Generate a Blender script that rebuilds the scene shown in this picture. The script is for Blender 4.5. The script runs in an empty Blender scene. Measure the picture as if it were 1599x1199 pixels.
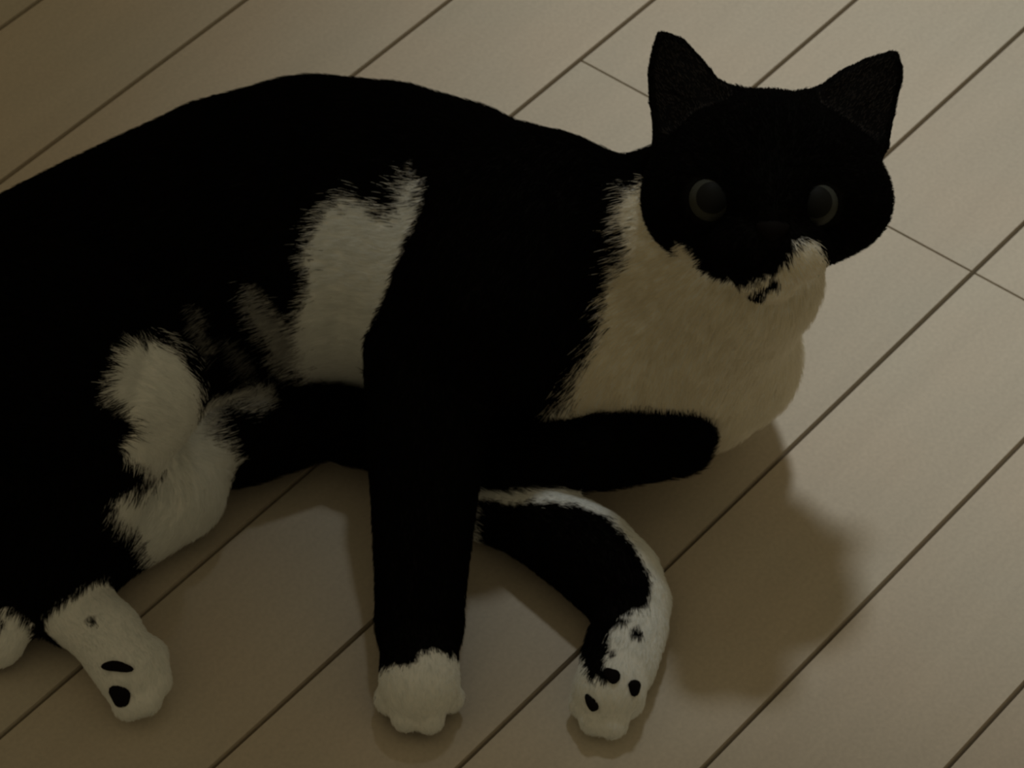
import bpy, bmesh, math
import numpy as np
from mathutils import Matrix, Vector
from mathutils.bvhtree import BVHTree

# ---------------------------------------------------------------- camera, light, exposure
scene = bpy.context.scene
col = scene.collection

cam_data = bpy.data.cameras.new('camera')
cam_data.sensor_width = 36.0
cam_data.lens = 132.8
cam_data.clip_start = 0.05
cam = bpy.data.objects.new('camera', cam_data)
col.objects.link(cam)
pitch, roll = math.radians(45.764), math.radians(2.648)
up0 = Vector((0, math.sin(pitch), math.cos(pitch)))
fwd = Vector((0, math.cos(pitch), -math.sin(pitch)))
right = math.cos(roll) * Vector((1, 0, 0)) + math.sin(roll) * up0
up = -math.sin(roll) * Vector((1, 0, 0)) + math.cos(roll) * up0
m = Matrix((right, up, -fwd)).transposed().to_4x4()
m.translation = Vector((0, -1.15158, 1.18272))
cam.matrix_world = m
scene.camera = cam

world = bpy.data.worlds.new('dim_room')
scene.world = world
world.use_nodes = True
bg = world.node_tree.nodes['Background']
bg.inputs['Color'].default_value = (1.0, 0.79, 0.44, 1)     # dim warm light of the room
bg.inputs['Strength'].default_value = 0.140

def spot(name, loc, target, power, size, blend, radius, color):
    d = bpy.data.lights.new(name, 'SPOT')
    d.energy = power; d.spot_size = math.radians(size); d.spot_blend = blend
    d.shadow_soft_size = radius; d.color = color
    o = bpy.data.objects.new(name, d); col.objects.link(o)
    o.location = loc
    o.rotation_euler = (Vector(target) - Vector(loc)).to_track_quat('-Z', 'Y').to_euler()
    return o
spot('ceiling_spot_lamp', (0.15, 0.80, 2.1), (0.30, 0.20, 0), 71, 26.6, 1.0, 0.11, (0.975, 1.0, 0.95))

cam_data.dof.use_dof = True               # the photograph is slightly out of focus
cam_data.dof.focus_distance = 1.2
cam_data.dof.aperture_fstop = 58

vs = scene.view_settings
vs.view_transform = 'Standard'
vs.look = 'None'
vs.exposure = 0.0
vs.gamma = 1.0
vs.use_curve_mapping = False

# ---------------------------------------------------------------- materials
def new_mat(name):
    mt = bpy.data.materials.new(name); mt.use_nodes = True
    nt = mt.node_tree
    return mt, nt, nt.nodes['Principled BSDF']

def plank_material():
    mt, nt, b = new_mat('pale_floor_wood')
    N, Lk = nt.nodes, nt.links
    tc = N.new('ShaderNodeTexCoord')
    geo = N.new('ShaderNodeObjectInfo')
    mp = N.new('ShaderNodeMapping'); mp.inputs['Scale'].default_value = (6, 70, 70)
    ad = N.new('ShaderNodeVectorMath'); ad.operation = 'ADD'
    sc = N.new('ShaderNodeVectorMath'); sc.operation = 'SCALE'; sc.inputs['Scale'].default_value = 9.0
    Lk.new(geo.outputs['Location'], sc.inputs[0])
    Lk.new(tc.outputs['Object'], mp.inputs['Vector'])
    Lk.new(mp.outputs['Vector'], ad.inputs[0]); Lk.new(sc.outputs['Vector'], ad.inputs[1])
    grain = N.new('ShaderNodeTexNoise'); grain.inputs['Scale'].default_value = 1.0
    grain.inputs['Detail'].default_value = 5; grain.inputs['Roughness'].default_value = 0.6
    Lk.new(ad.outputs['Vector'], grain.inputs['Vector'])
    fine = N.new('ShaderNodeTexNoise'); fine.inputs['Scale'].default_value = 500
    fine.inputs['Detail'].default_value = 3
    Lk.new(tc.outputs['Object'], fine.inputs['Vector'])
    blot = N.new('ShaderNodeTexNoise'); blot.inputs['Scale'].default_value = 11
    Lk.new(tc.outputs['Object'], blot.inputs['Vector'])
    r1 = N.new('ShaderNodeMapRange'); r1.inputs['From Min'].default_value = .3; r1.inputs['From Max'].default_value = .7
    r1.inputs['To Min'].default_value = .96; r1.inputs['To Max'].default_value = 1.03
    Lk.new(grain.outputs['Fac'], r1.inputs['Value'])
    r2 = N.new('ShaderNodeMapRange'); r2.inputs['From Min'].default_value = .25; r2.inputs['From Max'].default_value = .75
    r2.inputs['To Min'].default_value = .93; r2.inputs['To Max'].default_value = 1.07
    Lk.new(fine.outputs['Fac'], r2.inputs['Value'])
    r3 = N.new('ShaderNodeMapRange'); r3.inputs['To Min'].default_value = .96; r3.inputs['To Max'].default_value = 1.04
    Lk.new(geo.outputs['Random'], r3.inputs['Value'])
    mu = N.new('ShaderNodeMath'); mu.operation = 'MULTIPLY'
    Lk.new(r1.outputs[0], mu.inputs[0]); Lk.new(r2.outputs[0], mu.inputs[1])
    mu2 = N.new('ShaderNodeMath'); mu2.operation = 'MULTIPLY'
    Lk.new(mu.outputs[0], mu2.inputs[0]); Lk.new(r3.outputs[0], mu2.inputs[1])
    ramp = N.new('ShaderNodeValToRGB')
    ramp.color_ramp.elements[0].position = .35; ramp.color_ramp.elements[0].color = (.60, .555, .475, 1)
    ramp.color_ramp.elements[1].position = .65; ramp.color_ramp.elements[1].color = (.63, .56, .47, 1)
    Lk.new(blot.outputs['Fac'], ramp.inputs['Fac'])
    vm = N.new('ShaderNodeVectorMath'); vm.operation = 'SCALE'
    Lk.new(ramp.outputs['Color'], vm.inputs[0]); Lk.new(mu2.outputs[0], vm.inputs['Scale'])
    Lk.new(vm.outputs['Vector'], b.inputs['Base Color'])
    b.inputs['Roughness'].default_value = .55
    b.inputs['Specular IOR Level'].default_value = .25
    return mt

def plain(name, colr, rough=.6, spec=.3, scale=60, var=.15):
    mt, nt, b = new_mat(name)
    N, Lk = nt.nodes, nt.links
    tc = N.new('ShaderNodeTexCoord'); no = N.new('ShaderNodeTexNoise')
    no.inputs['Scale'].default_value = scale
    Lk.new(tc.outputs['Object'], no.inputs['Vector'])
    rp = N.new('ShaderNodeValToRGB')
    rp.color_ramp.elements[0].color = tuple(c * (1 - var) for c in colr) + (1,)
    rp.color_ramp.elements[1].color = tuple(min(1, c * (1 + var)) for c in colr) + (1,)
    Lk.new(no.outputs['Fac'], rp.inputs['Fac']); Lk.new(rp.outputs['Color'], b.inputs['Base Color'])
    b.inputs['Roughness'].default_value = rough
    b.inputs['Specular IOR Level'].default_value = spec
    return mt

def coat_material(name, rough, spec):
    mt, nt, b = new_mat(name)
    at = nt.nodes.new('ShaderNodeAttribute'); at.attribute_name = 'coat'
    nt.links.new(at.outputs['Color'], b.inputs['Base Color'])
    b.inputs['Roughness'].default_value = rough
    b.inputs['Specular IOR Level'].default_value = spec
    return mt

M_PLANK = plank_material()
M_SUB = plain('dark_groove_base', (.10, .07, .04), .9, .1)
M_SKIN = coat_material('cat_skin', .9, .02)
def fur_material():
    mt = coat_material('cat_fur', .8, .02)
    nt = mt.node_tree; N, Lk = nt.nodes, nt.links
    b, at, out = N['Principled BSDF'], N['Attribute'], N['Material Output']
    tr = N.new('ShaderNodeBsdfTranslucent'); Lk.new(at.outputs['Color'], tr.inputs['Color'])
    mx = N.new('ShaderNodeMixShader'); mx.inputs['Fac'].default_value = .38
    Lk.new(b.outputs[0], mx.inputs[1]); Lk.new(tr.outputs[0], mx.inputs[2]); Lk.new(mx.outputs[0], out.inputs['Surface'])
    return mt
M_FUR = fur_material() #_material('cat_fur', .8, .03)
M_PAD = plain('paw_pad_skin', (.007, .006, .006), .8, .05, 300)
M_NOSE = plain('nose_leather', (.006, .005, .005), .7, .06, 300)
M_IRIS = plain('iris', (.05, .055, .05), .6, .1, 500)
M_PUPIL = plain('pupil', (.010, .011, .011), .6, .1)
M_EARSKIN = plain('inner_ear_skin', (.055, .048, .045), .8, .1, 200)

def mesh_obj(name, verts, faces, mat, parent=None, smooth=True):
    me = bpy.data.meshes.new(name)
    me.from_pydata(verts, [], faces); me.update()
    if mat: me.materials.append(mat)
    if smooth:
        me.polygons.foreach_set('use_smooth', [True] * len(me.polygons))
    o = bpy.data.objects.new(name, me); col.objects.link(o)
    if parent: o.parent = parent
    return o

# ---------------------------------------------------------------- floor of separate planks
TH = math.radians(53.4992)               # direction the planks run in
PW, PL, GAP = 0.075, 1.8, 0.0020         # plank width, length, groove
ROW0 = -0.034270                         # groove number 0, measured across the planks
JOINT = 0.190077                         # end joint, measured along the planks
dv = Vector((math.cos(TH), math.sin(TH), 0)); nv = Vector((math.sin(TH), -math.cos(TH), 0))

def box_faces(x0, x1, y0, y1, z0, z1):
    v = [(x0,y0,z0),(x1,y0,z0),(x1,y1,z0),(x0,y1,z0),(x0,y0,z1),(x1,y0,z1),(x1,y1,z1),(x0,y1,z1)]
    f = [(0,3,2,1),(4,5,6,7),(0,1,5,4),(1,2,6,5),(2,3,7,6),(3,0,4,7)]
    return v, f
v, f = box_faces(-2.4, 2.4, -2.2, 2.6, -.03, -.006)
floor = mesh_obj('floor', v, f, M_SUB, smooth=False)
floor['kind'] = 'structure'
floor['label'] = 'pale wooden plank floor with dark grooves under the cat'

def plank_mesh():
    hl, hw, t, c, ce = PL / 2 - .0004, PW / 2 - .0009, .006, .0003, .0002
    pts = []
    for z, ex, ey in ((-t, 0, 0), (-.0016, 0, 0), (0, ce, c)):
        pts += [(-hl+ex, -hw+ey, z), (hl-ex, -hw+ey, z), (hl-ex, hw-ey, z), (-hl+ex, hw-ey, z)]
    fs = [(0,3,2,1), (8,9,10,11)]
    for k in (0, 4):
        for i in range(4):
            j = (i + 1) % 4
            fs.append((k+i, k+j, k+4+j, k+4+i))
    me = bpy.data.meshes.new('plank'); me.from_pydata(pts, [], fs); me.update()
    me.materials.append(M_PLANK)
    return me
pm = plank_mesh()
for row in range(-24, 24):
    panel = (row + 1) // 4               # four strips share one end joint
    shift = JOINT + (PL / 2 if panel % 2 else 0)
    for seg in (-2, -1, 0, 1):
        ctr = dv * (shift + (seg + .5) * PL) + nv * (ROW0 + (row + .5) * PW)
        if abs(ctr.x) > 2.0 or abs(ctr.y - .2) > 2.0: continue
        o = bpy.data.objects.new('plank', pm); col.objects.link(o)
        o.location = ctr; o.rotation_euler = (0, 0, TH); o.parent = floor

# ---------------------------------------------------------------- the cat (tables in centimetres)
# chains of round limbs: part of the body, blend, (x, y, z, radius) along the limb
CHAINS = [
    ('torso', 2.0, [(-29.12, -12.18, 4.6, 3.6), (-26.64, -10.82, 5.6, 5.0), (-23.55, -8.48, 6.0, 6.0), (-20.06, -5.72, 6.2, 6.35), (-17.05, -2.82, 6.3, 6.2), (-14.17, -0.49, 6.4, 6.2), (-11.59, 1.15, 6.5, 6.4), (-8.79, 2.21, 6.5, 6.6), (-6.03, 2.05, 6.6, 6.5), (-3.52, 1.14, 6.8, 6.35), (-1.04, 0.31, 7.0, 5.95), (1.18, -1.18, 7.0, 4.95)]),
    ('neck', 2.0, [(1.18, -1.18, 7.0, 4.8), (4.67, -1.81, 10.0, 3.75), (7.81, -2.55, 12.5, 3.7)]),
    ('chest', 1.5, [(2.59, -1.72, 5.8, 5.2), (6.99, -1.87, 4.9, 4.75), (9.09, -2.79, 5.0, 2.95)]),
    ('chest', 1.5, [(6.89, -2.52, 6.5, 4.4), (9.21, -4.12, 11.2, 3.2)]),
    ('thigh', 1.2, [(-22.24, -8.77, 9.0, 5.2), (-18.9, -10.03, 10.5, 4.6), (-14.96, -10.22, 9.3, 2.5)]),
    ('shank', 1.0, [(-15.04, -9.72, 8.6, 2.4), (-18.84, -13.79, 3.6, 2.8), (-20.06, -15.22, 2.0, 1.8)]),
    ('hind_paw', 0.6, [(-20.06, -15.22, 2.0, 1.5), (-20.45, -16.86, 1.5, 1.4)]),
    ('thigh_low', 1.0, [(-17.88, -8.4, 4.0, 3.8), (-14.07, -9.28, 2.6, 2.4), (-17.72, -12.89, 2.2, 2.1)]),
    ('thigh_low', 1.0, [(-13.99, -8.14, 3.6, 2.2), (-11.3, -6.13, 3.8, 1.5)]),
    ('shank', 0.8, [(-17.41, -13.24, 2.3, 1.9), (-17.58, -15.41, 1.8, 1.4)]),
    ('hind_foot', 0.6, [(-17.16, -15.64, 1.9, 1.45), (-15.85, -16.92, 1.9, 1.45), (-14.79, -18.53, 1.7, 1.35)]),
    ('hind_foot', 0.25, [(-14.67, -18.52, 1.5, 1.0), (-14.08, -19.48, 1.1, 0.72)]),
    ('hind_foot', 0.25, [(-14.93, -18.54, 1.5, 1.0), (-14.7, -19.7, 1.0, 0.68)]),
    ('hind_foot', 0.25, [(-14.22, -17.91, 1.6, 1.0), (-13.74, -18.7, 1.3, 0.7)]),
    ('foreleg', 1.6, [(1.01, -0.64, 11.0, 3.2), (-0.38, -2.12, 10.3, 3.9), (-1.31, -4.75, 9.3, 3.6), (-3.3, -6.31, 7.0, 2.75), (-3.38, -9.16, 5.4, 2.35), (-3.37, -11.43, 4.0, 2.05), (-3.33, -14.03, 3.0, 1.82), (-3.29, -15.82, 2.3, 1.7)]),
    ('fore_paw', 0.5, [(-3.29, -15.82, 2.3, 1.5), (-3.14, -18.66, 1.9, 1.6)]),
    ('fore_paw', 0.12, [(-3.24, -18.17, 1.9, 0.9), (-4.25, -18.81, 1.0, 0.68)]),
    ('fore_paw', 0.12, [(-3.24, -18.17, 1.9, 0.9), (-3.56, -19.63, 1.0, 0.68)]),
    ('fore_paw', 0.12, [(-3.24, -18.17, 1.9, 0.9), (-2.72, -19.68, 1.0, 0.68)]),
    ('fore_paw', 0.12, [(-3.24, -18.17, 1.9, 0.9), (-2.02, -18.61, 1.0, 0.68)]),
    ('low_leg', 0.8, [(-1.09, -8.64, 1.4, 1.35), (0.53, -9.12, 1.6, 1.6), (1.88, -10.0, 1.8, 1.8), (3.5, -11.42, 1.9, 1.92), (4.63, -12.71, 1.85, 1.86), (5.18, -13.76, 1.7, 1.68), (5.28, -14.79, 1.5, 1.5), (4.86, -16.64, 1.45, 1.45)]),
    ('low_paw', 0.4, [(5.03, -15.61, 1.45, 1.35), (4.47, -18.21, 1.5, 1.45)]),
    ('low_paw', 0.15, [(4.41, -17.78, 1.5, 0.95), (3.55, -18.53, 0.9, 0.68)]),
    ('low_paw', 0.15, [(4.41, -17.78, 1.5, 0.95), (3.95, -19.3, 0.9, 0.68)]),
    ('low_paw', 0.15, [(4.41, -17.78, 1.5, 0.95), (4.6, -19.43, 0.9, 0.68)]),
    ('low_paw', 0.15, [(4.41, -17.78, 1.5, 0.95), (5.22, -18.33, 0.9, 0.68)]),
    ('tail', 0.8, [(-29.21, -11.66, 4.6, 2.4), (-31.68, -12.11, 2.8, 1.9), (-30.37, -14.12, 2.0, 1.8), (-27.12, -13.22, 2.0, 1.8), (-23.0, -10.84, 2.0, 1.8)]),
    ('tail', 0.35, [(-23.0, -10.84, 2.0, 1.8), (-14.54, -7.78, 2.4, 1.75), (-11.17, -6.44, 2.3, 1.65), (-8.04, -4.97, 2.3, 1.5), (-4.2, -5.74, 2.3, 1.5), (0.17, -7.65, 3.1, 1.5), (3.59, -7.57, 4.1, 1.6), (6.81, -7.04, 4.5, 1.55)]),
]
HEAD = {'c': (9.79, -4.07, 16.0), 'R': (1.0, -0.0044, -0.0043), 'U': (0.0061, 0.7165, 0.6976), 'F': (-0.0, -0.6976, 0.7165)}
EARS = [
    [(-2.92, 3.15, 0.3), (-4.24, 1.68, -0.5), (-4.51, 3.01, -0.6), (-4.69, 4.49, -0.6), (-4.46, 5.83, -0.5), (-3.78, 5.62, -0.4), (-2.98, 4.85, -0.2), (-2.4, 4.14, 0.1), (-1.4, 3.41, 0.3)],
    [(3.1, 2.83, 0.3), (1.55, 3.59, 0.3), (2.85, 4.63, 0.0), (3.68, 5.11, -0.3), (4.8, 5.54, -0.5), (5.0, 4.92, -0.6), (4.76, 3.62, -0.6), (4.53, 1.98, -0.5)],
]
EYES = [
    (-2.33, -0.65, 4.0),
    (1.71, -0.62, 4.0),
]
CHART_U = (0.9989, 0.0331, 0.0322)
CHART_V = (-0.0462, 0.7157, 0.6969)
COAT = [
    (1, ('torso',), 0.42, [(-4.32, 9.14), (-3.63, 7.22), (-3.59, 5.42), (-4.42, 2.85), (-5.39, 1.02), (-5.3, -1.53), (-7.1, -1.03), (-8.42, -0.01), (-9.24, 1.02), (-9.06, 2.32), (-8.51, 4.19), (-8.34, 5.96), (-7.47, 7.07), (-6.76, 7.91), (-5.87, 7.21), (-4.93, 6.79), (-4.55, 7.78)]),
    (0.45, ('torso',), 0.3, [(-10.94, 3.81), (-10.43, 4.01), (-9.42, 2.61), (-8.55, 1.03), (-9.28, 0.25), (-10.0, 1.42), (-10.6, 2.61)]),
    (0.28, ('torso',), 0.3, [(-13.06, 3.01), (-12.71, 3.19), (-12.48, 2.34), (-12.25, 1.42), (-12.48, 1.02), (-12.84, 1.94)]),
    (0.15, ('torso',), 0.3, [(-11.97, 2.09), (-11.22, 1.43), (-10.55, 0.51), (-10.93, 0.25), (-11.63, 1.03)]),
    (1, ('torso', 'neck', 'chest', 'foreleg'), 0.4, [(4.42, 8.01), (5.46, 8.16), (14.14, 7.32), (13.54, -2.56), (5.0, -5.75), (1.29, -1.85), (2.07, -0.78), (2.74, 0.51), (3.55, 2.09), (3.78, 3.97), (4.44, 5.62)]),
    (1, ('thigh', 'shank', 'thigh_low'), 0.3, [(-16.13, -0.79), (-15.9, 0.77), (-15.34, 1.69), (-14.46, 2.04), (-13.37, 1.56), (-12.69, 0.25), (-12.38, -1.04), (-12.35, -2.06), (-11.6, -2.95), (-11.02, -3.82), (-10.33, -4.8), (-11.67, -6.97), (-14.84, -7.44), (-15.08, -6.25), (-15.8, -5.28), (-15.73, -4.67), (-14.42, -3.94), (-14.22, -3.44), (-15.14, -3.07), (-15.44, -2.57), (-15.01, -1.81), (-15.31, -1.3)]),
    (0.55, ('thigh_low',), 0.35, [(-13.01, -0.01), (-12.16, 0.31), (-10.29, 0.26), (-9.95, -0.94), (-10.72, -1.34), (-11.68, -0.86), (-12.16, -1.47), (-12.67, -2.38)]),
    (1, ('hind_foot', 'shank', 'thigh_low'), 0.12, [(-17.15, -8.28), (-17.97, -9.07), (-18.21, -9.92), (-17.62, -11.0), (-15.83, -13.59), (-12.57, -13.6), (-13.44, -9.32), (-15.84, -8.46)]),
    (1, ('hind_paw',), 0.15, [(-22.18, -9.3), (-20.49, -8.45), (-19.41, -8.82), (-19.06, -11.71), (-21.84, -11.7)]),
    (0, ('hind_paw',), 0.15, [(-20.96, -8.82), (-20.59, -8.69), (-20.28, -9.67), (-20.77, -10.27)]),
    (0, ('hind_foot',), 0.1, [(-16.54, -9.44), (-16.6, -9.54), (-16.76, -9.58), (-16.92, -9.54), (-17.0, -9.44), (-16.95, -9.33), (-16.79, -9.29), (-16.62, -9.33)]),
    (1, ('fore_paw', 'foreleg'), 0.12, [(-5.41, -11.33), (-5.11, -11.23), (-4.65, -11.14), (-4.22, -11.19), (-3.84, -11.04), (-3.69, -10.61), (-3.28, -10.52), (-2.77, -10.57), (-2.56, -10.76), (-1.79, -10.93), (-1.49, -14.57), (-6.0, -14.55)]),
    (1, ('low_leg', 'low_paw'), 0.12, [(-1.59, -3.76), (8.06, -3.77), (7.5, -15.0), (1.51, -14.97), (-2.64, -5.31)]),
    (0, ('low_leg', 'low_paw'), 0.12, [(-1.58, -4.8), (0.01, -4.93), (1.34, -4.88), (2.49, -4.91), (3.73, -5.37), (4.89, -6.6), (5.58, -7.73), (5.52, -8.84), (4.81, -9.14), (4.2, -9.52), (3.88, -9.94), (3.87, -10.42), (3.72, -11.02), (3.46, -11.61), (3.07, -11.78), (2.87, -11.26), (2.71, -10.3), (1.56, -9.32), (-1.56, -6.58)]),
    (0, ('low_leg', 'low_paw'), 0.08, [(4.67, -9.53), (4.57, -9.61), (4.35, -9.65), (4.13, -9.61), (4.05, -9.52), (4.14, -9.44), (4.36, -9.4), (4.58, -9.44)]),
    (0, ('low_leg', 'low_paw'), 0.08, [(5.25, -9.94), (5.18, -10.08), (5.01, -10.13), (4.85, -10.08), (4.78, -9.94), (4.86, -9.8), (5.02, -9.75), (5.18, -9.8)]),
    (0, ('low_leg', 'low_paw'), 0.08, [(4.22, -10.78), (4.17, -10.88), (4.06, -10.92), (3.95, -10.88), (3.91, -10.78), (3.96, -10.68), (4.07, -10.64), (4.18, -10.68)]),
    (0, ('low_leg', 'low_paw'), 0.08, [(3.87, -11.54), (3.79, -11.78), (3.63, -11.88), (3.47, -11.78), (3.41, -11.54), (3.48, -11.31), (3.64, -11.21), (3.8, -11.31)]),
    (1, ('head',), 0.12, [(4.63, 6.73), (5.29, 6.16), (5.66, 5.44), (6.14, 5.03), (6.59, 5.08), (6.53, 5.49), (6.95, 5.39), (7.38, 4.93), (7.53, 4.12), (7.99, 3.84), (8.84, 3.77), (9.72, 4.02), (10.31, 4.42), (10.75, 4.99), (10.94, 5.55), (11.5, 5.66), (11.91, 5.19), (12.36, 4.63), (13.33, 4.43), (12.46, -0.01), (4.43, -0.01)]),
    (0, ('head',), 0.1, [(10.35, 3.89), (10.28, 3.75), (10.12, 3.69), (9.96, 3.75), (9.91, 3.89), (9.98, 4.04), (10.14, 4.1), (10.3, 4.04)]),
    (0, ('head',), 0.1, [(9.81, 3.22), (9.69, 2.97), (9.42, 2.87), (9.17, 2.97), (9.08, 3.21), (9.2, 3.46), (9.47, 3.57), (9.72, 3.46)]),
    (0, ('head',), 0.1, [(9.94, 3.62), (9.86, 3.46), (9.7, 3.39), (9.55, 3.46), (9.5, 3.62), (9.57, 3.78), (9.73, 3.84), (9.88, 3.78)]),
]
PADS = [
    (4.5, -18.82, 3.0, 0.3, 0.36, 20),
    (5.4, -19.43, 3.0, 0.32, 0.3, 0),
    (3.76, -19.9, 2.5, 0.2, 0.42, 25),
    (-15.11, -19.06, 2.5, 0.6, 0.24, -4),
    (-14.96, -20.21, 2.0, 0.5, 0.45, -30),
]

rng = np.random.default_rng(7)
HC = np.array(HEAD['c']); HR = np.array(HEAD['R']); HU = np.array(HEAD['U']); HF = np.array(HEAD['F'])
def head_to_world(p):
    return HC + p[0] * HR + p[1] * HU + p[2] * HF

VOX = 0.2
LO = np.array([-42.0, -22.0, -0.6]); HI = np.array([23.5, 15.5, 26.0])
dims = np.ceil((HI - LO) / VOX).astype(int)
axes = [LO[i] + VOX * np.arange(dims[i]) for i in range(3)]
grid = np.full(dims, 50.0, np.float32)

def smin(a, b, k):
    hh = np.maximum(k - np.abs(a - b), 0) / k
    return np.minimum(a, b) - hh * hh * k * .25

def sub_box(lo, hi, pad):
    i0 = np.maximum(np.floor((np.array(lo) - pad - LO) / VOX).astype(int), 0)
    i1 = np.minimum(np.ceil((np.array(hi) + pad - LO) / VOX).astype(int) + 1, dims)
    sl = tuple(slice(a, b) for a, b in zip(i0, i1))
    gx, gy, gz = np.meshgrid(*[axes[i][sl[i]] for i in range(3)], indexing='ij')
    return sl, np.stack([gx, gy, gz], -1).astype(np.float32)

def d_cone(p, a, b, ra, rb):
    ab = b - a; t = np.clip(((p - a) @ ab) / max(ab @ ab, 1e-9), 0, 1)
    return np.linalg.norm(p - (a + t[..., None] * ab), axis=-1) - (ra + t * (rb - ra))

def d_ell(p, c, r):                       # ellipsoid in the head frame
    q = p - HC
    q = np.stack([q @ HR - c[0], q @ HU - c[1], q @ HF - c[2]], -1)
    r = np.array(r)
    k0 = np.linalg.norm(q / r, axis=-1); k1 = np.linalg.norm(q / (r * r), axis=-1)
    return k0 * (k0 - 1) / np.maximum(k1, 1e-6)

def d_tri(p, a, b, c):
    ba, cb, ac = b - a, c - b, a - c
    n = np.cross(ba, ac)
    pa, pb, pc = p - a, p - b, p - c
    def edge(e, q):
        t = np.clip((q @ e) / (e @ e), 0, 1)
        dd = q - t[..., None] * e
        return (dd * dd).sum(-1)
    inside = (np.sign(pa @ np.cross(ba, n)) + np.sign(pb @ np.cross(cb, n)) + np.sign(pc @ np.cross(ac, n))) < 2
    de = np.minimum(np.minimum(edge(ba, pa), edge(cb, pb)), edge(ac, pc))
    dn = (pa @ n) ** 2 / (n @ n)
    return np.sqrt(np.where(inside, de, dn))

def d_fan(p, w):
    d = d_tri(p, w[0], w[1], w[2])
    for i in range(2, len(w) - 1):
        d = np.minimum(d, d_tri(p, w[0], w[i], w[i + 1]))
    return d

prims = []                                # (tag, distance function, flow direction, lo, hi, k)
limbs = []
for tag, k, pts in CHAINS:
    limbs.append([])
    for q0, q1 in zip(pts[:-1], pts[1:]):
        a, b = np.array(q0[:3]), np.array(q1[:3])
        fl = (b - a) / max(np.linalg.norm(b - a), 1e-6)
        if tag in ('torso', 'tail_flip'): fl = -fl
        if tag in ('neck',): fl = -fl
        if tag == 'chest': fl = -.4 * fl + np.array([-.2, -.3, -.8])
        rm = max(q0[3], q1[3])
        prims.append((tag, (lambda p, a=a, b=b, r0=q0[3], r1=q1[3]: d_cone(p, a, b, r0, r1)), fl,
                      np.minimum(a, b) - rm, np.maximum(a, b) + rm, k))
        limbs[-1].append(prims[-1])
HEAD_SHAPES = [                           # centre and radii in the head frame, blend
    ((0, .25, -.6), (4.55, 3.75, 4.5), 1.0),
    ((-2.8, -.65, .8), (2.1, 2.0, 2.2), 1.2),
    ((2.8, -.4, .8), (2.1, 1.85, 2.2), 1.2),
    ((0, .9, 2.0), (2.6, 2.3, 2.0), 1.0),
    ((0, -1.0, 3.7), (1.15, 1.6, 1.5), .9),
    ((-1.0, -2.55, 3.7), (1.35, 1.15, 1.35), .5),
    ((1.0, -2.55, 3.7), (1.35, 1.15, 1.35), .5),
    ((0, -3.6, 2.9), (1.25, 1.0, 1.3), .6),
]
for c, r, k in HEAD_SHAPES:
    w = head_to_world(c)
    fl = None
    prims.append(('head', (lambda p, c=c, r=r: d_ell(p, c, r)), None, w - max(r), w + max(r), k))
ear_tris = []
for e in EARS:
    w = np.array([head_to_world(q) for q in e])
    ear_tris.append(w)
    fl = (w[4] - w[0]) / np.linalg.norm(w[4] - w[0])
    prims.append(('ear', (lambda p, w=w: d_fan(p, w) - .30), fl, w.min(0) - .5, w.max(0) + .5, .8))
def add_shape(group):                     # pieces of one limb join flush, limbs blend into each other
    k = group[0][5]
    lo = np.min([g[3] for g in group], 0); hi = np.max([g[4] for g in group], 0)
    sl, p = sub_box(lo, hi, k + 1.0)
    if p.size == 0: return
    d = group[0][1](p)
    for g in group[1:]: d = np.minimum(d, g[1](p))
    grid[sl] = smin(grid[sl], d.astype(np.float32), k)
for group in limbs: add_shape(group)
for pr in prims[sum(len(g) for g in limbs):]: add_shape([pr])
# hollow of each ear, towards the front
ear_fronts = []
for w in ear_tris:
    ctr = w.mean(0)
    w2 = ctr + (w - ctr) * .66 + HF * .60
    ear_fronts.append(w2)
    sl, p = sub_box(w2.min(0), w2.max(0), 1.5)
    grid[sl] = -smin(-grid[sl], (d_fan(p, w2) - .42).astype(np.float32), .3)
# resting on the floor
gz = axes[2][None, None, :]
grid = np.maximum(grid, (.06 - gz).astype(np.float32))
grid[0] = grid[-1] = 1; grid[:, 0] = 1; grid[:, -1] = 1; grid[:, :, 0] = 1; grid[:, :, -1] = 1

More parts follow.
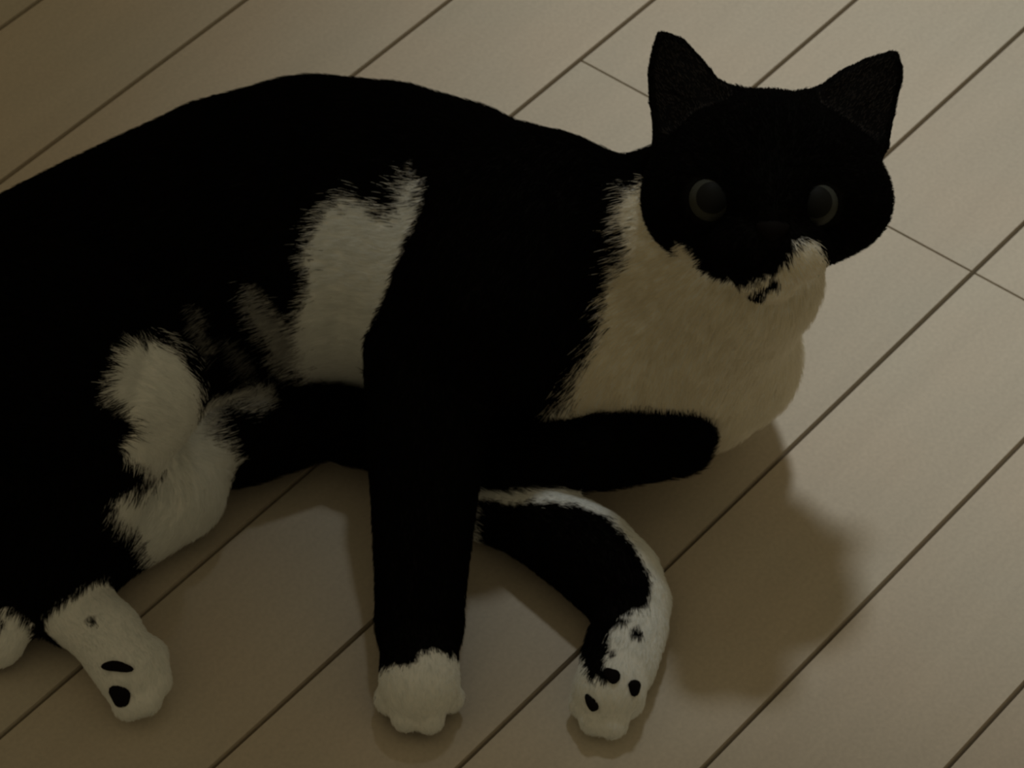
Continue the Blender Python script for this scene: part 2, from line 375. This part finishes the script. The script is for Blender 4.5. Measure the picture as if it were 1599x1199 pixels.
def surface_nets(g):
    ins = g < 0
    nx, ny, nz = g.shape
    cnt = np.zeros((nx-1, ny-1, nz-1), np.int8)
    pos = np.zeros((nx-1, ny-1, nz-1, 3), np.float32)
    corners = [(i, j, k) for i in (0, 1) for j in (0, 1) for k in (0, 1)]
    cs = lambda o, A: A[o[0]:nx-1+o[0], o[1]:ny-1+o[1], o[2]:nz-1+o[2]]
    tot = sum(cs(o, ins).astype(np.int8) for o in corners)
    act = (tot > 0) & (tot < 8)
    I = np.argwhere(act)
    acc = np.zeros((len(I), 3)); n = np.zeros(len(I))
    for o in corners:
        for ax in range(3):
            if o[ax]: continue
            o2 = list(o); o2[ax] = 1
            va = g[I[:,0]+o[0], I[:,1]+o[1], I[:,2]+o[2]]; vb = g[I[:,0]+o2[0], I[:,1]+o2[1], I[:,2]+o2[2]]
            cr = (va < 0) != (vb < 0)
            t = np.where(cr, va / np.where(cr, va - vb, 1), 0)
            q = np.tile(np.array(o, float), (len(I), 1)); q[:, ax] += t
            acc[cr] += q[cr]; n[cr] += 1
    V = LO + VOX * (I + acc / n[:, None])
    idx = np.full(act.shape, -1, np.int64); idx[act] = np.arange(len(I))
    F = []
    for ax in range(3):
        s0 = [slice(None)] * 3; s1 = [slice(None)] * 3
        s0[ax] = slice(0, -1); s1[ax] = slice(1, None)
        a, b = ins[tuple(s0)], ins[tuple(s1)]
        E = np.argwhere(a != b)
        u, w = (ax + 1) % 3, (ax + 2) % 3
        E = E[(E[:, u] > 0) & (E[:, w] > 0) & (E[:, u] < g.shape[u]-1) & (E[:, w] < g.shape[w]-1)]
        first = ins[E[:,0], E[:,1], E[:,2]]
        du = np.zeros(3, int); du[u] = 1; dw = np.zeros(3, int); dw[w] = 1
        q = [E - du - dw, E - dw, E, E - du]
        Q = np.stack([idx[x[:,0], x[:,1], x[:,2]] for x in q], -1)
        Q[~first] = Q[~first][:, ::-1]
        F.append(Q)
    return V, np.concatenate(F)
V, Q = surface_nets(grid)
nV = len(V)

# relax the voxel steps a little
E = np.concatenate([Q[:, [0, 1]], Q[:, [1, 2]], Q[:, [2, 3]], Q[:, [3, 0]]])
deg = np.bincount(E.ravel(), minlength=nV)
for it in range(4):
    S = np.zeros_like(V)
    for ax in range(3):
        S[:, ax] = np.bincount(E[:, 0], V[E[:, 1], ax], nV) + np.bincount(E[:, 1], V[E[:, 0], ax], nV)
    V = V + (.5 if it % 2 == 0 else -.5) * (S / np.maximum(deg, 1)[:, None] - V)

def quad_normals(V, Q):
    fn = np.cross(V[Q[:, 2]] - V[Q[:, 0]], V[Q[:, 3]] - V[Q[:, 1]])
    n = np.zeros_like(V)
    for k in range(4):
        for ax in range(3):
            n[:, ax] += np.bincount(Q[:, k], fn[:, ax], nV)
    return n / np.maximum(np.linalg.norm(n, axis=1), 1e-9)[:, None], np.linalg.norm(fn, axis=1) * .5
VN, FA = quad_normals(V, Q)

# which part of the body a point belongs to, and the lie of its fur
TAGS = sorted({p[0] for p in prims})
def classify(P):
    best = np.full(len(P), 1e9); tag = np.zeros(len(P), int)
    flow = np.zeros_like(P)
    nose = head_to_world((0, -1.2, 4.8))
    radial = P - nose
    radial /= np.maximum(np.linalg.norm(radial, axis=1), 1e-6)[:, None]
    for t, fn, fl, lo, hi, k in prims:
        d = fn(P)
        w = np.exp(-np.clip(d, -1, 30) / .5)[:, None]
        flow += w * (radial if fl is None else fl)
        b = d < best
        best[b] = d[b]; tag[b] = TAGS.index(t)
    return tag, flow

_dirs = rng.normal(size=(14, 3)); _ph = rng.uniform(0, 6.28, 14)
def wobble(P, freq):
    s = np.zeros(len(P))
    for i in range(14):
        s += np.sin(P @ (_dirs[i] * freq * (.6 + .1 * i)) + _ph[i])
    return s / 5.0

CU, CV = np.array(CHART_U), np.array(CHART_V)
CW = np.cross(CU, CV)
BASE_WHITE = {'fore_paw': 0, 'low_paw': 1, 'hind_foot': 1, 'chest': 1, 'low_leg': 0}
def in_poly(x, y, poly):
    r = np.zeros(len(x), bool); n = len(poly)
    for i in range(n):
        x0, y0 = poly[i]; x1, y1 = poly[(i + 1) % n]
        c = ((y0 > y) != (y1 > y))
        xx = (x1 - x0) * (y - y0) / (y1 - y0 if y1 != y0 else 1e-9) + x0
        r ^= c & (x < xx)
    return r
def coat(P, N, tag, jitter):
    """1 where the coat is white, 0 where it is black"""
    w = np.zeros(len(P))
    names = np.array(TAGS)[tag]
    for t, v_ in BASE_WHITE.items():
        if v_: w[(names == t)] = 1
    # upper side of the body carries the patches; the side lying on the floor keeps the base colour
    upper = (N @ CW) > -.25
    w[(names == 'chest') & upper] = 0
    x0, y0 = P @ CU, P @ CV
    for colr, tags, soft, poly in COAT:
        sel = np.isin(names, tags) & upper
        if not sel.any(): continue
        s = soft * jitter
        x = x0[sel] + s * (wobble(P[sel], 3.0) * .7 + rng.normal(size=sel.sum()) * .6)
        y = y0[sel] + s * (wobble(P[sel] + 7.3, 3.0) * .7 + rng.normal(size=sel.sum()) * .6)
        hit = in_poly(x, y, poly)
        ii = np.flatnonzero(sel)[hit]
        w[ii] = colr
    return w

BLACK = np.array([.0055, .0052, .005]); WHITE = np.array([.93, .96, .97])
vtag, vflow = classify(V)
vw = coat(V, VN, vtag, .3)
vcol = BLACK + (WHITE - BLACK) * vw[:, None]

cat_me = bpy.data.meshes.new('cat')
cat_me.from_pydata((V * .01).tolist(), [], Q.tolist()); cat_me.update()
cat_me.polygons.foreach_set('use_smooth', np.ones(len(Q), bool))
ca = cat_me.attributes.new('coat', 'FLOAT_COLOR', 'POINT')
ca.data.foreach_set('color', np.concatenate([vcol, np.ones((nV, 1))], 1).astype(np.float32).ravel())
cat_me.materials.append(M_SKIN)
cat = bpy.data.objects.new('cat', cat_me); col.objects.link(cat)
cat['label'] = 'black and white cat lying on its side with raised head and white paws'
cat['category'] = 'cat'
bvh = BVHTree.FromPolygons((V).tolist(), Q.tolist())

# ---------------------------------------------------------------- eyes
def cap(radius, angle, rings=7, segs=28):
    vs_, fs_ = [(0, 0, radius)], []
    for r in range(1, rings + 1):
        a = angle * r / rings
        for s in range(segs):
            b = 2 * math.pi * s / segs
            vs_.append((radius * math.sin(a) * math.cos(b), radius * math.sin(a) * math.sin(b), radius * math.cos(a)))
    for s in range(segs): fs_.append((0, 1 + s, 1 + (s + 1) % segs))
    for r in range(rings - 1):
        for s in range(segs):
            p, q = 1 + r * segs + s, 1 + r * segs + (s + 1) % segs
            fs_.append((p, p + segs, q + segs, q))
    return vs_, fs_
eye_world = []
for e in EYES:
    far = head_to_world((e[0], e[1], 12))
    hit = bvh.ray_cast(Vector(far), Vector(-HF))[0]
    ctr = np.array(hit) - HF * .52
    eye_world.append(ctr)
    rot = Matrix((HR, HU, HF)).transposed()
    vs_, fs_ = cap(.92, 1.75, 12)
    eye = mesh_obj('eye', [tuple(x * .01 for x in q) for q in vs_], fs_, M_IRIS, cat)
    eye.matrix_world = Matrix.Translation(Vector(ctr * .01)) @ rot.to_4x4()
    eye['label'] = 'grey green eye with a wide dark pupil'
    vs_, fs_ = cap(.935, .74, 6)
    mesh_obj('pupil', [tuple(x * .01 for x in q) for q in vs_], fs_, M_PUPIL, eye)

# ---------------------------------------------------------------- nose
def blob(name, ctr, axes3, rad, mat, parent, shape=None):
    bm = bmesh.new(); bmesh.ops.create_uvsphere(bm, u_segments=18, v_segments=10, radius=1)
    for q in bm.verts:
        if shape: q.co = shape(q.co)
        if name == 'paw_pad':
            an = math.atan2(q.co.y, q.co.x)
            g = 1 + .13 * math.sin(2 * an + ctr[0] * 9) + .10 * math.sin(3 * an + ctr[1] * 7)
            q.co.x *= g; q.co.y *= g
        c = np.array(ctr) + q.co.x * rad[0] * axes3[0] + q.co.y * rad[1] * axes3[1] + q.co.z * rad[2] * axes3[2]
        q.co = Vector(c * .01)
    me = bpy.data.meshes.new(name); bm.to_mesh(me); bm.free()
    me.polygons.foreach_set('use_smooth', [True] * len(me.polygons)); me.materials.append(mat)
    o = bpy.data.objects.new(name, me); col.objects.link(o); o.parent = parent
    return o
hit = bvh.ray_cast(Vector(head_to_world((0, -1.85, 12))), Vector(-HF))[0]
nose_c = np.array(hit)
blob('nose', nose_c - HF * .1, (HR, HU, HF), (.62, .45, .4), M_NOSE, cat,
     lambda c: Vector((c.x * (1 + .45 * c.y), c.y, c.z)))

# ---------------------------------------------------------------- paw pads
for x, y, z, a, b, ang in PADS:
    p0 = np.array((x, y, z)); 
    hit = bvh.ray_cast(Vector(p0 + CW * 8), Vector(-CW))
    if hit[0] is None: continue
    n = np.array(hit[1]); ax = CU * math.cos(math.radians(ang)) + CV * math.sin(math.radians(ang))
    ax = ax - n * (ax @ n); ax /= np.linalg.norm(ax); ay = np.cross(n, ax)
    blob('paw_pad', np.array(hit[0]) + n * .03, (ax, ay, n), (a, b, .22), M_PAD, cat)

# ---------------------------------------------------------------- fur
FUR_LEN = {'torso': .7, 'neck': .75, 'chest': .8, 'thigh': .65, 'thigh_low': .65, 'shank': .6, 'hind_foot': .3, 'hind_paw': .3,
           'foreleg': .5, 'fore_paw': .28, 'low_leg': .42, 'low_paw': .28, 'tail': .9, 'head': .42, 'ear': .22}
N_FUR = 450000
len_tag = np.array([FUR_LEN[t] for t in TAGS])
fl_face = len_tag[vtag[Q[:, 0]]]
dens = FA / np.sqrt(fl_face)
face_low = V[Q].mean(1)[:, 2] < .15
dens[face_low] = 0
pick = rng.choice(len(Q), N_FUR, p=dens / dens.sum())
uv = rng.random((N_FUR, 2))
q4 = Q[pick]
bw = np.stack([(1-uv[:,0])*(1-uv[:,1]), uv[:,0]*(1-uv[:,1]), uv[:,0]*uv[:,1], (1-uv[:,0])*uv[:,1]], 1)
root = (V[q4] * bw[..., None]).sum(1)
nrm = (VN[q4] * bw[..., None]).sum(1); nrm /= np.linalg.norm(nrm, axis=1)[:, None]
rtag, rflow = classify(root)
keep = np.ones(N_FUR, bool)
for ec in eye_world: keep &= np.linalg.norm(root - ec, axis=1) > 1.0
keep &= np.linalg.norm(root - nose_c, axis=1) > .5
inner_ear = np.zeros(N_FUR, bool)
for w in ear_fronts: inner_ear |= d_fan(root, w) < .55
keep &= ~(inner_ear & (rng.random(N_FUR) < .55))
root, nrm, rtag, rflow, inner_ear = root[keep], nrm[keep], rtag[keep], rflow[keep], inner_ear[keep]
n = len(root)
fw = coat(root, nrm, rtag, 1.0)
tan = rflow - nrm * (rflow * nrm).sum(1)[:, None]
tan += rng.normal(size=tan.shape) * .05
clump = np.stack([wobble(root, 1.6), wobble(root + 3.1, 1.6), wobble(root + 9.7, 1.6)], 1)
tan /= np.maximum(np.linalg.norm(tan, axis=1), 1e-6)[:, None]
tan += clump * .13 + rng.normal(size=tan.shape) * .12
tan -= nrm * (tan * nrm).sum(1)[:, None]
tan /= np.maximum(np.linalg.norm(tan, axis=1), 1e-6)[:, None]
L = len_tag[rtag] * rng.uniform(.6, 1.15, n)
lift = np.radians(rng.uniform(12, 34, n))
K = 4
pts = np.zeros((n, K, 3))
for j in range(K):
    t = j / (K - 1)
    pts[:, j] = root - nrm * .02 + tan * (L * t * np.cos(lift))[:, None] + nrm * (L * np.sin(lift) * (t - .45 * t * t))[:, None]
pts[:, :, 2] = np.maximum(pts[:, :, 2], .04)
shade = rng.uniform(.92, 1.06, n)[:, None]
CREAM = np.array([.95, .92, .83])           # the bib is a little yellowed
bib = np.isin(np.array(TAGS)[rtag], ('chest', 'neck', 'head'))[:, None]
fcol = (BLACK + (np.where(bib, CREAM, WHITE) - BLACK) * fw[:, None]) * shade
fcol[inner_ear] = np.array([.06, .053, .05]) * shade[inner_ear]
hc = bpy.data.hair_curves.new('fur')
hc.add_curves([K] * n)
hc.attributes['position'].data.foreach_set('vector', (pts * .01).astype(np.float32).ravel())
ra = hc.attributes.get('radius') or hc.attributes.new('radius', 'FLOAT', 'POINT')
taper = np.array([1.0, .9, .65, .15], np.float32) * .00011
ra.data.foreach_set('value', np.tile(taper, n))
fa = hc.attributes.new('coat', 'FLOAT_COLOR', 'CURVE')
fa.data.foreach_set('color', np.concatenate([fcol, np.ones((n, 1))], 1).astype(np.float32).ravel())
hc.materials.append(M_FUR)
fur = bpy.data.objects.new('fur', hc); col.objects.link(fur)
fur.parent = cat
fur['kind'] = 'stuff'
fur['label'] = 'short black and white fur'
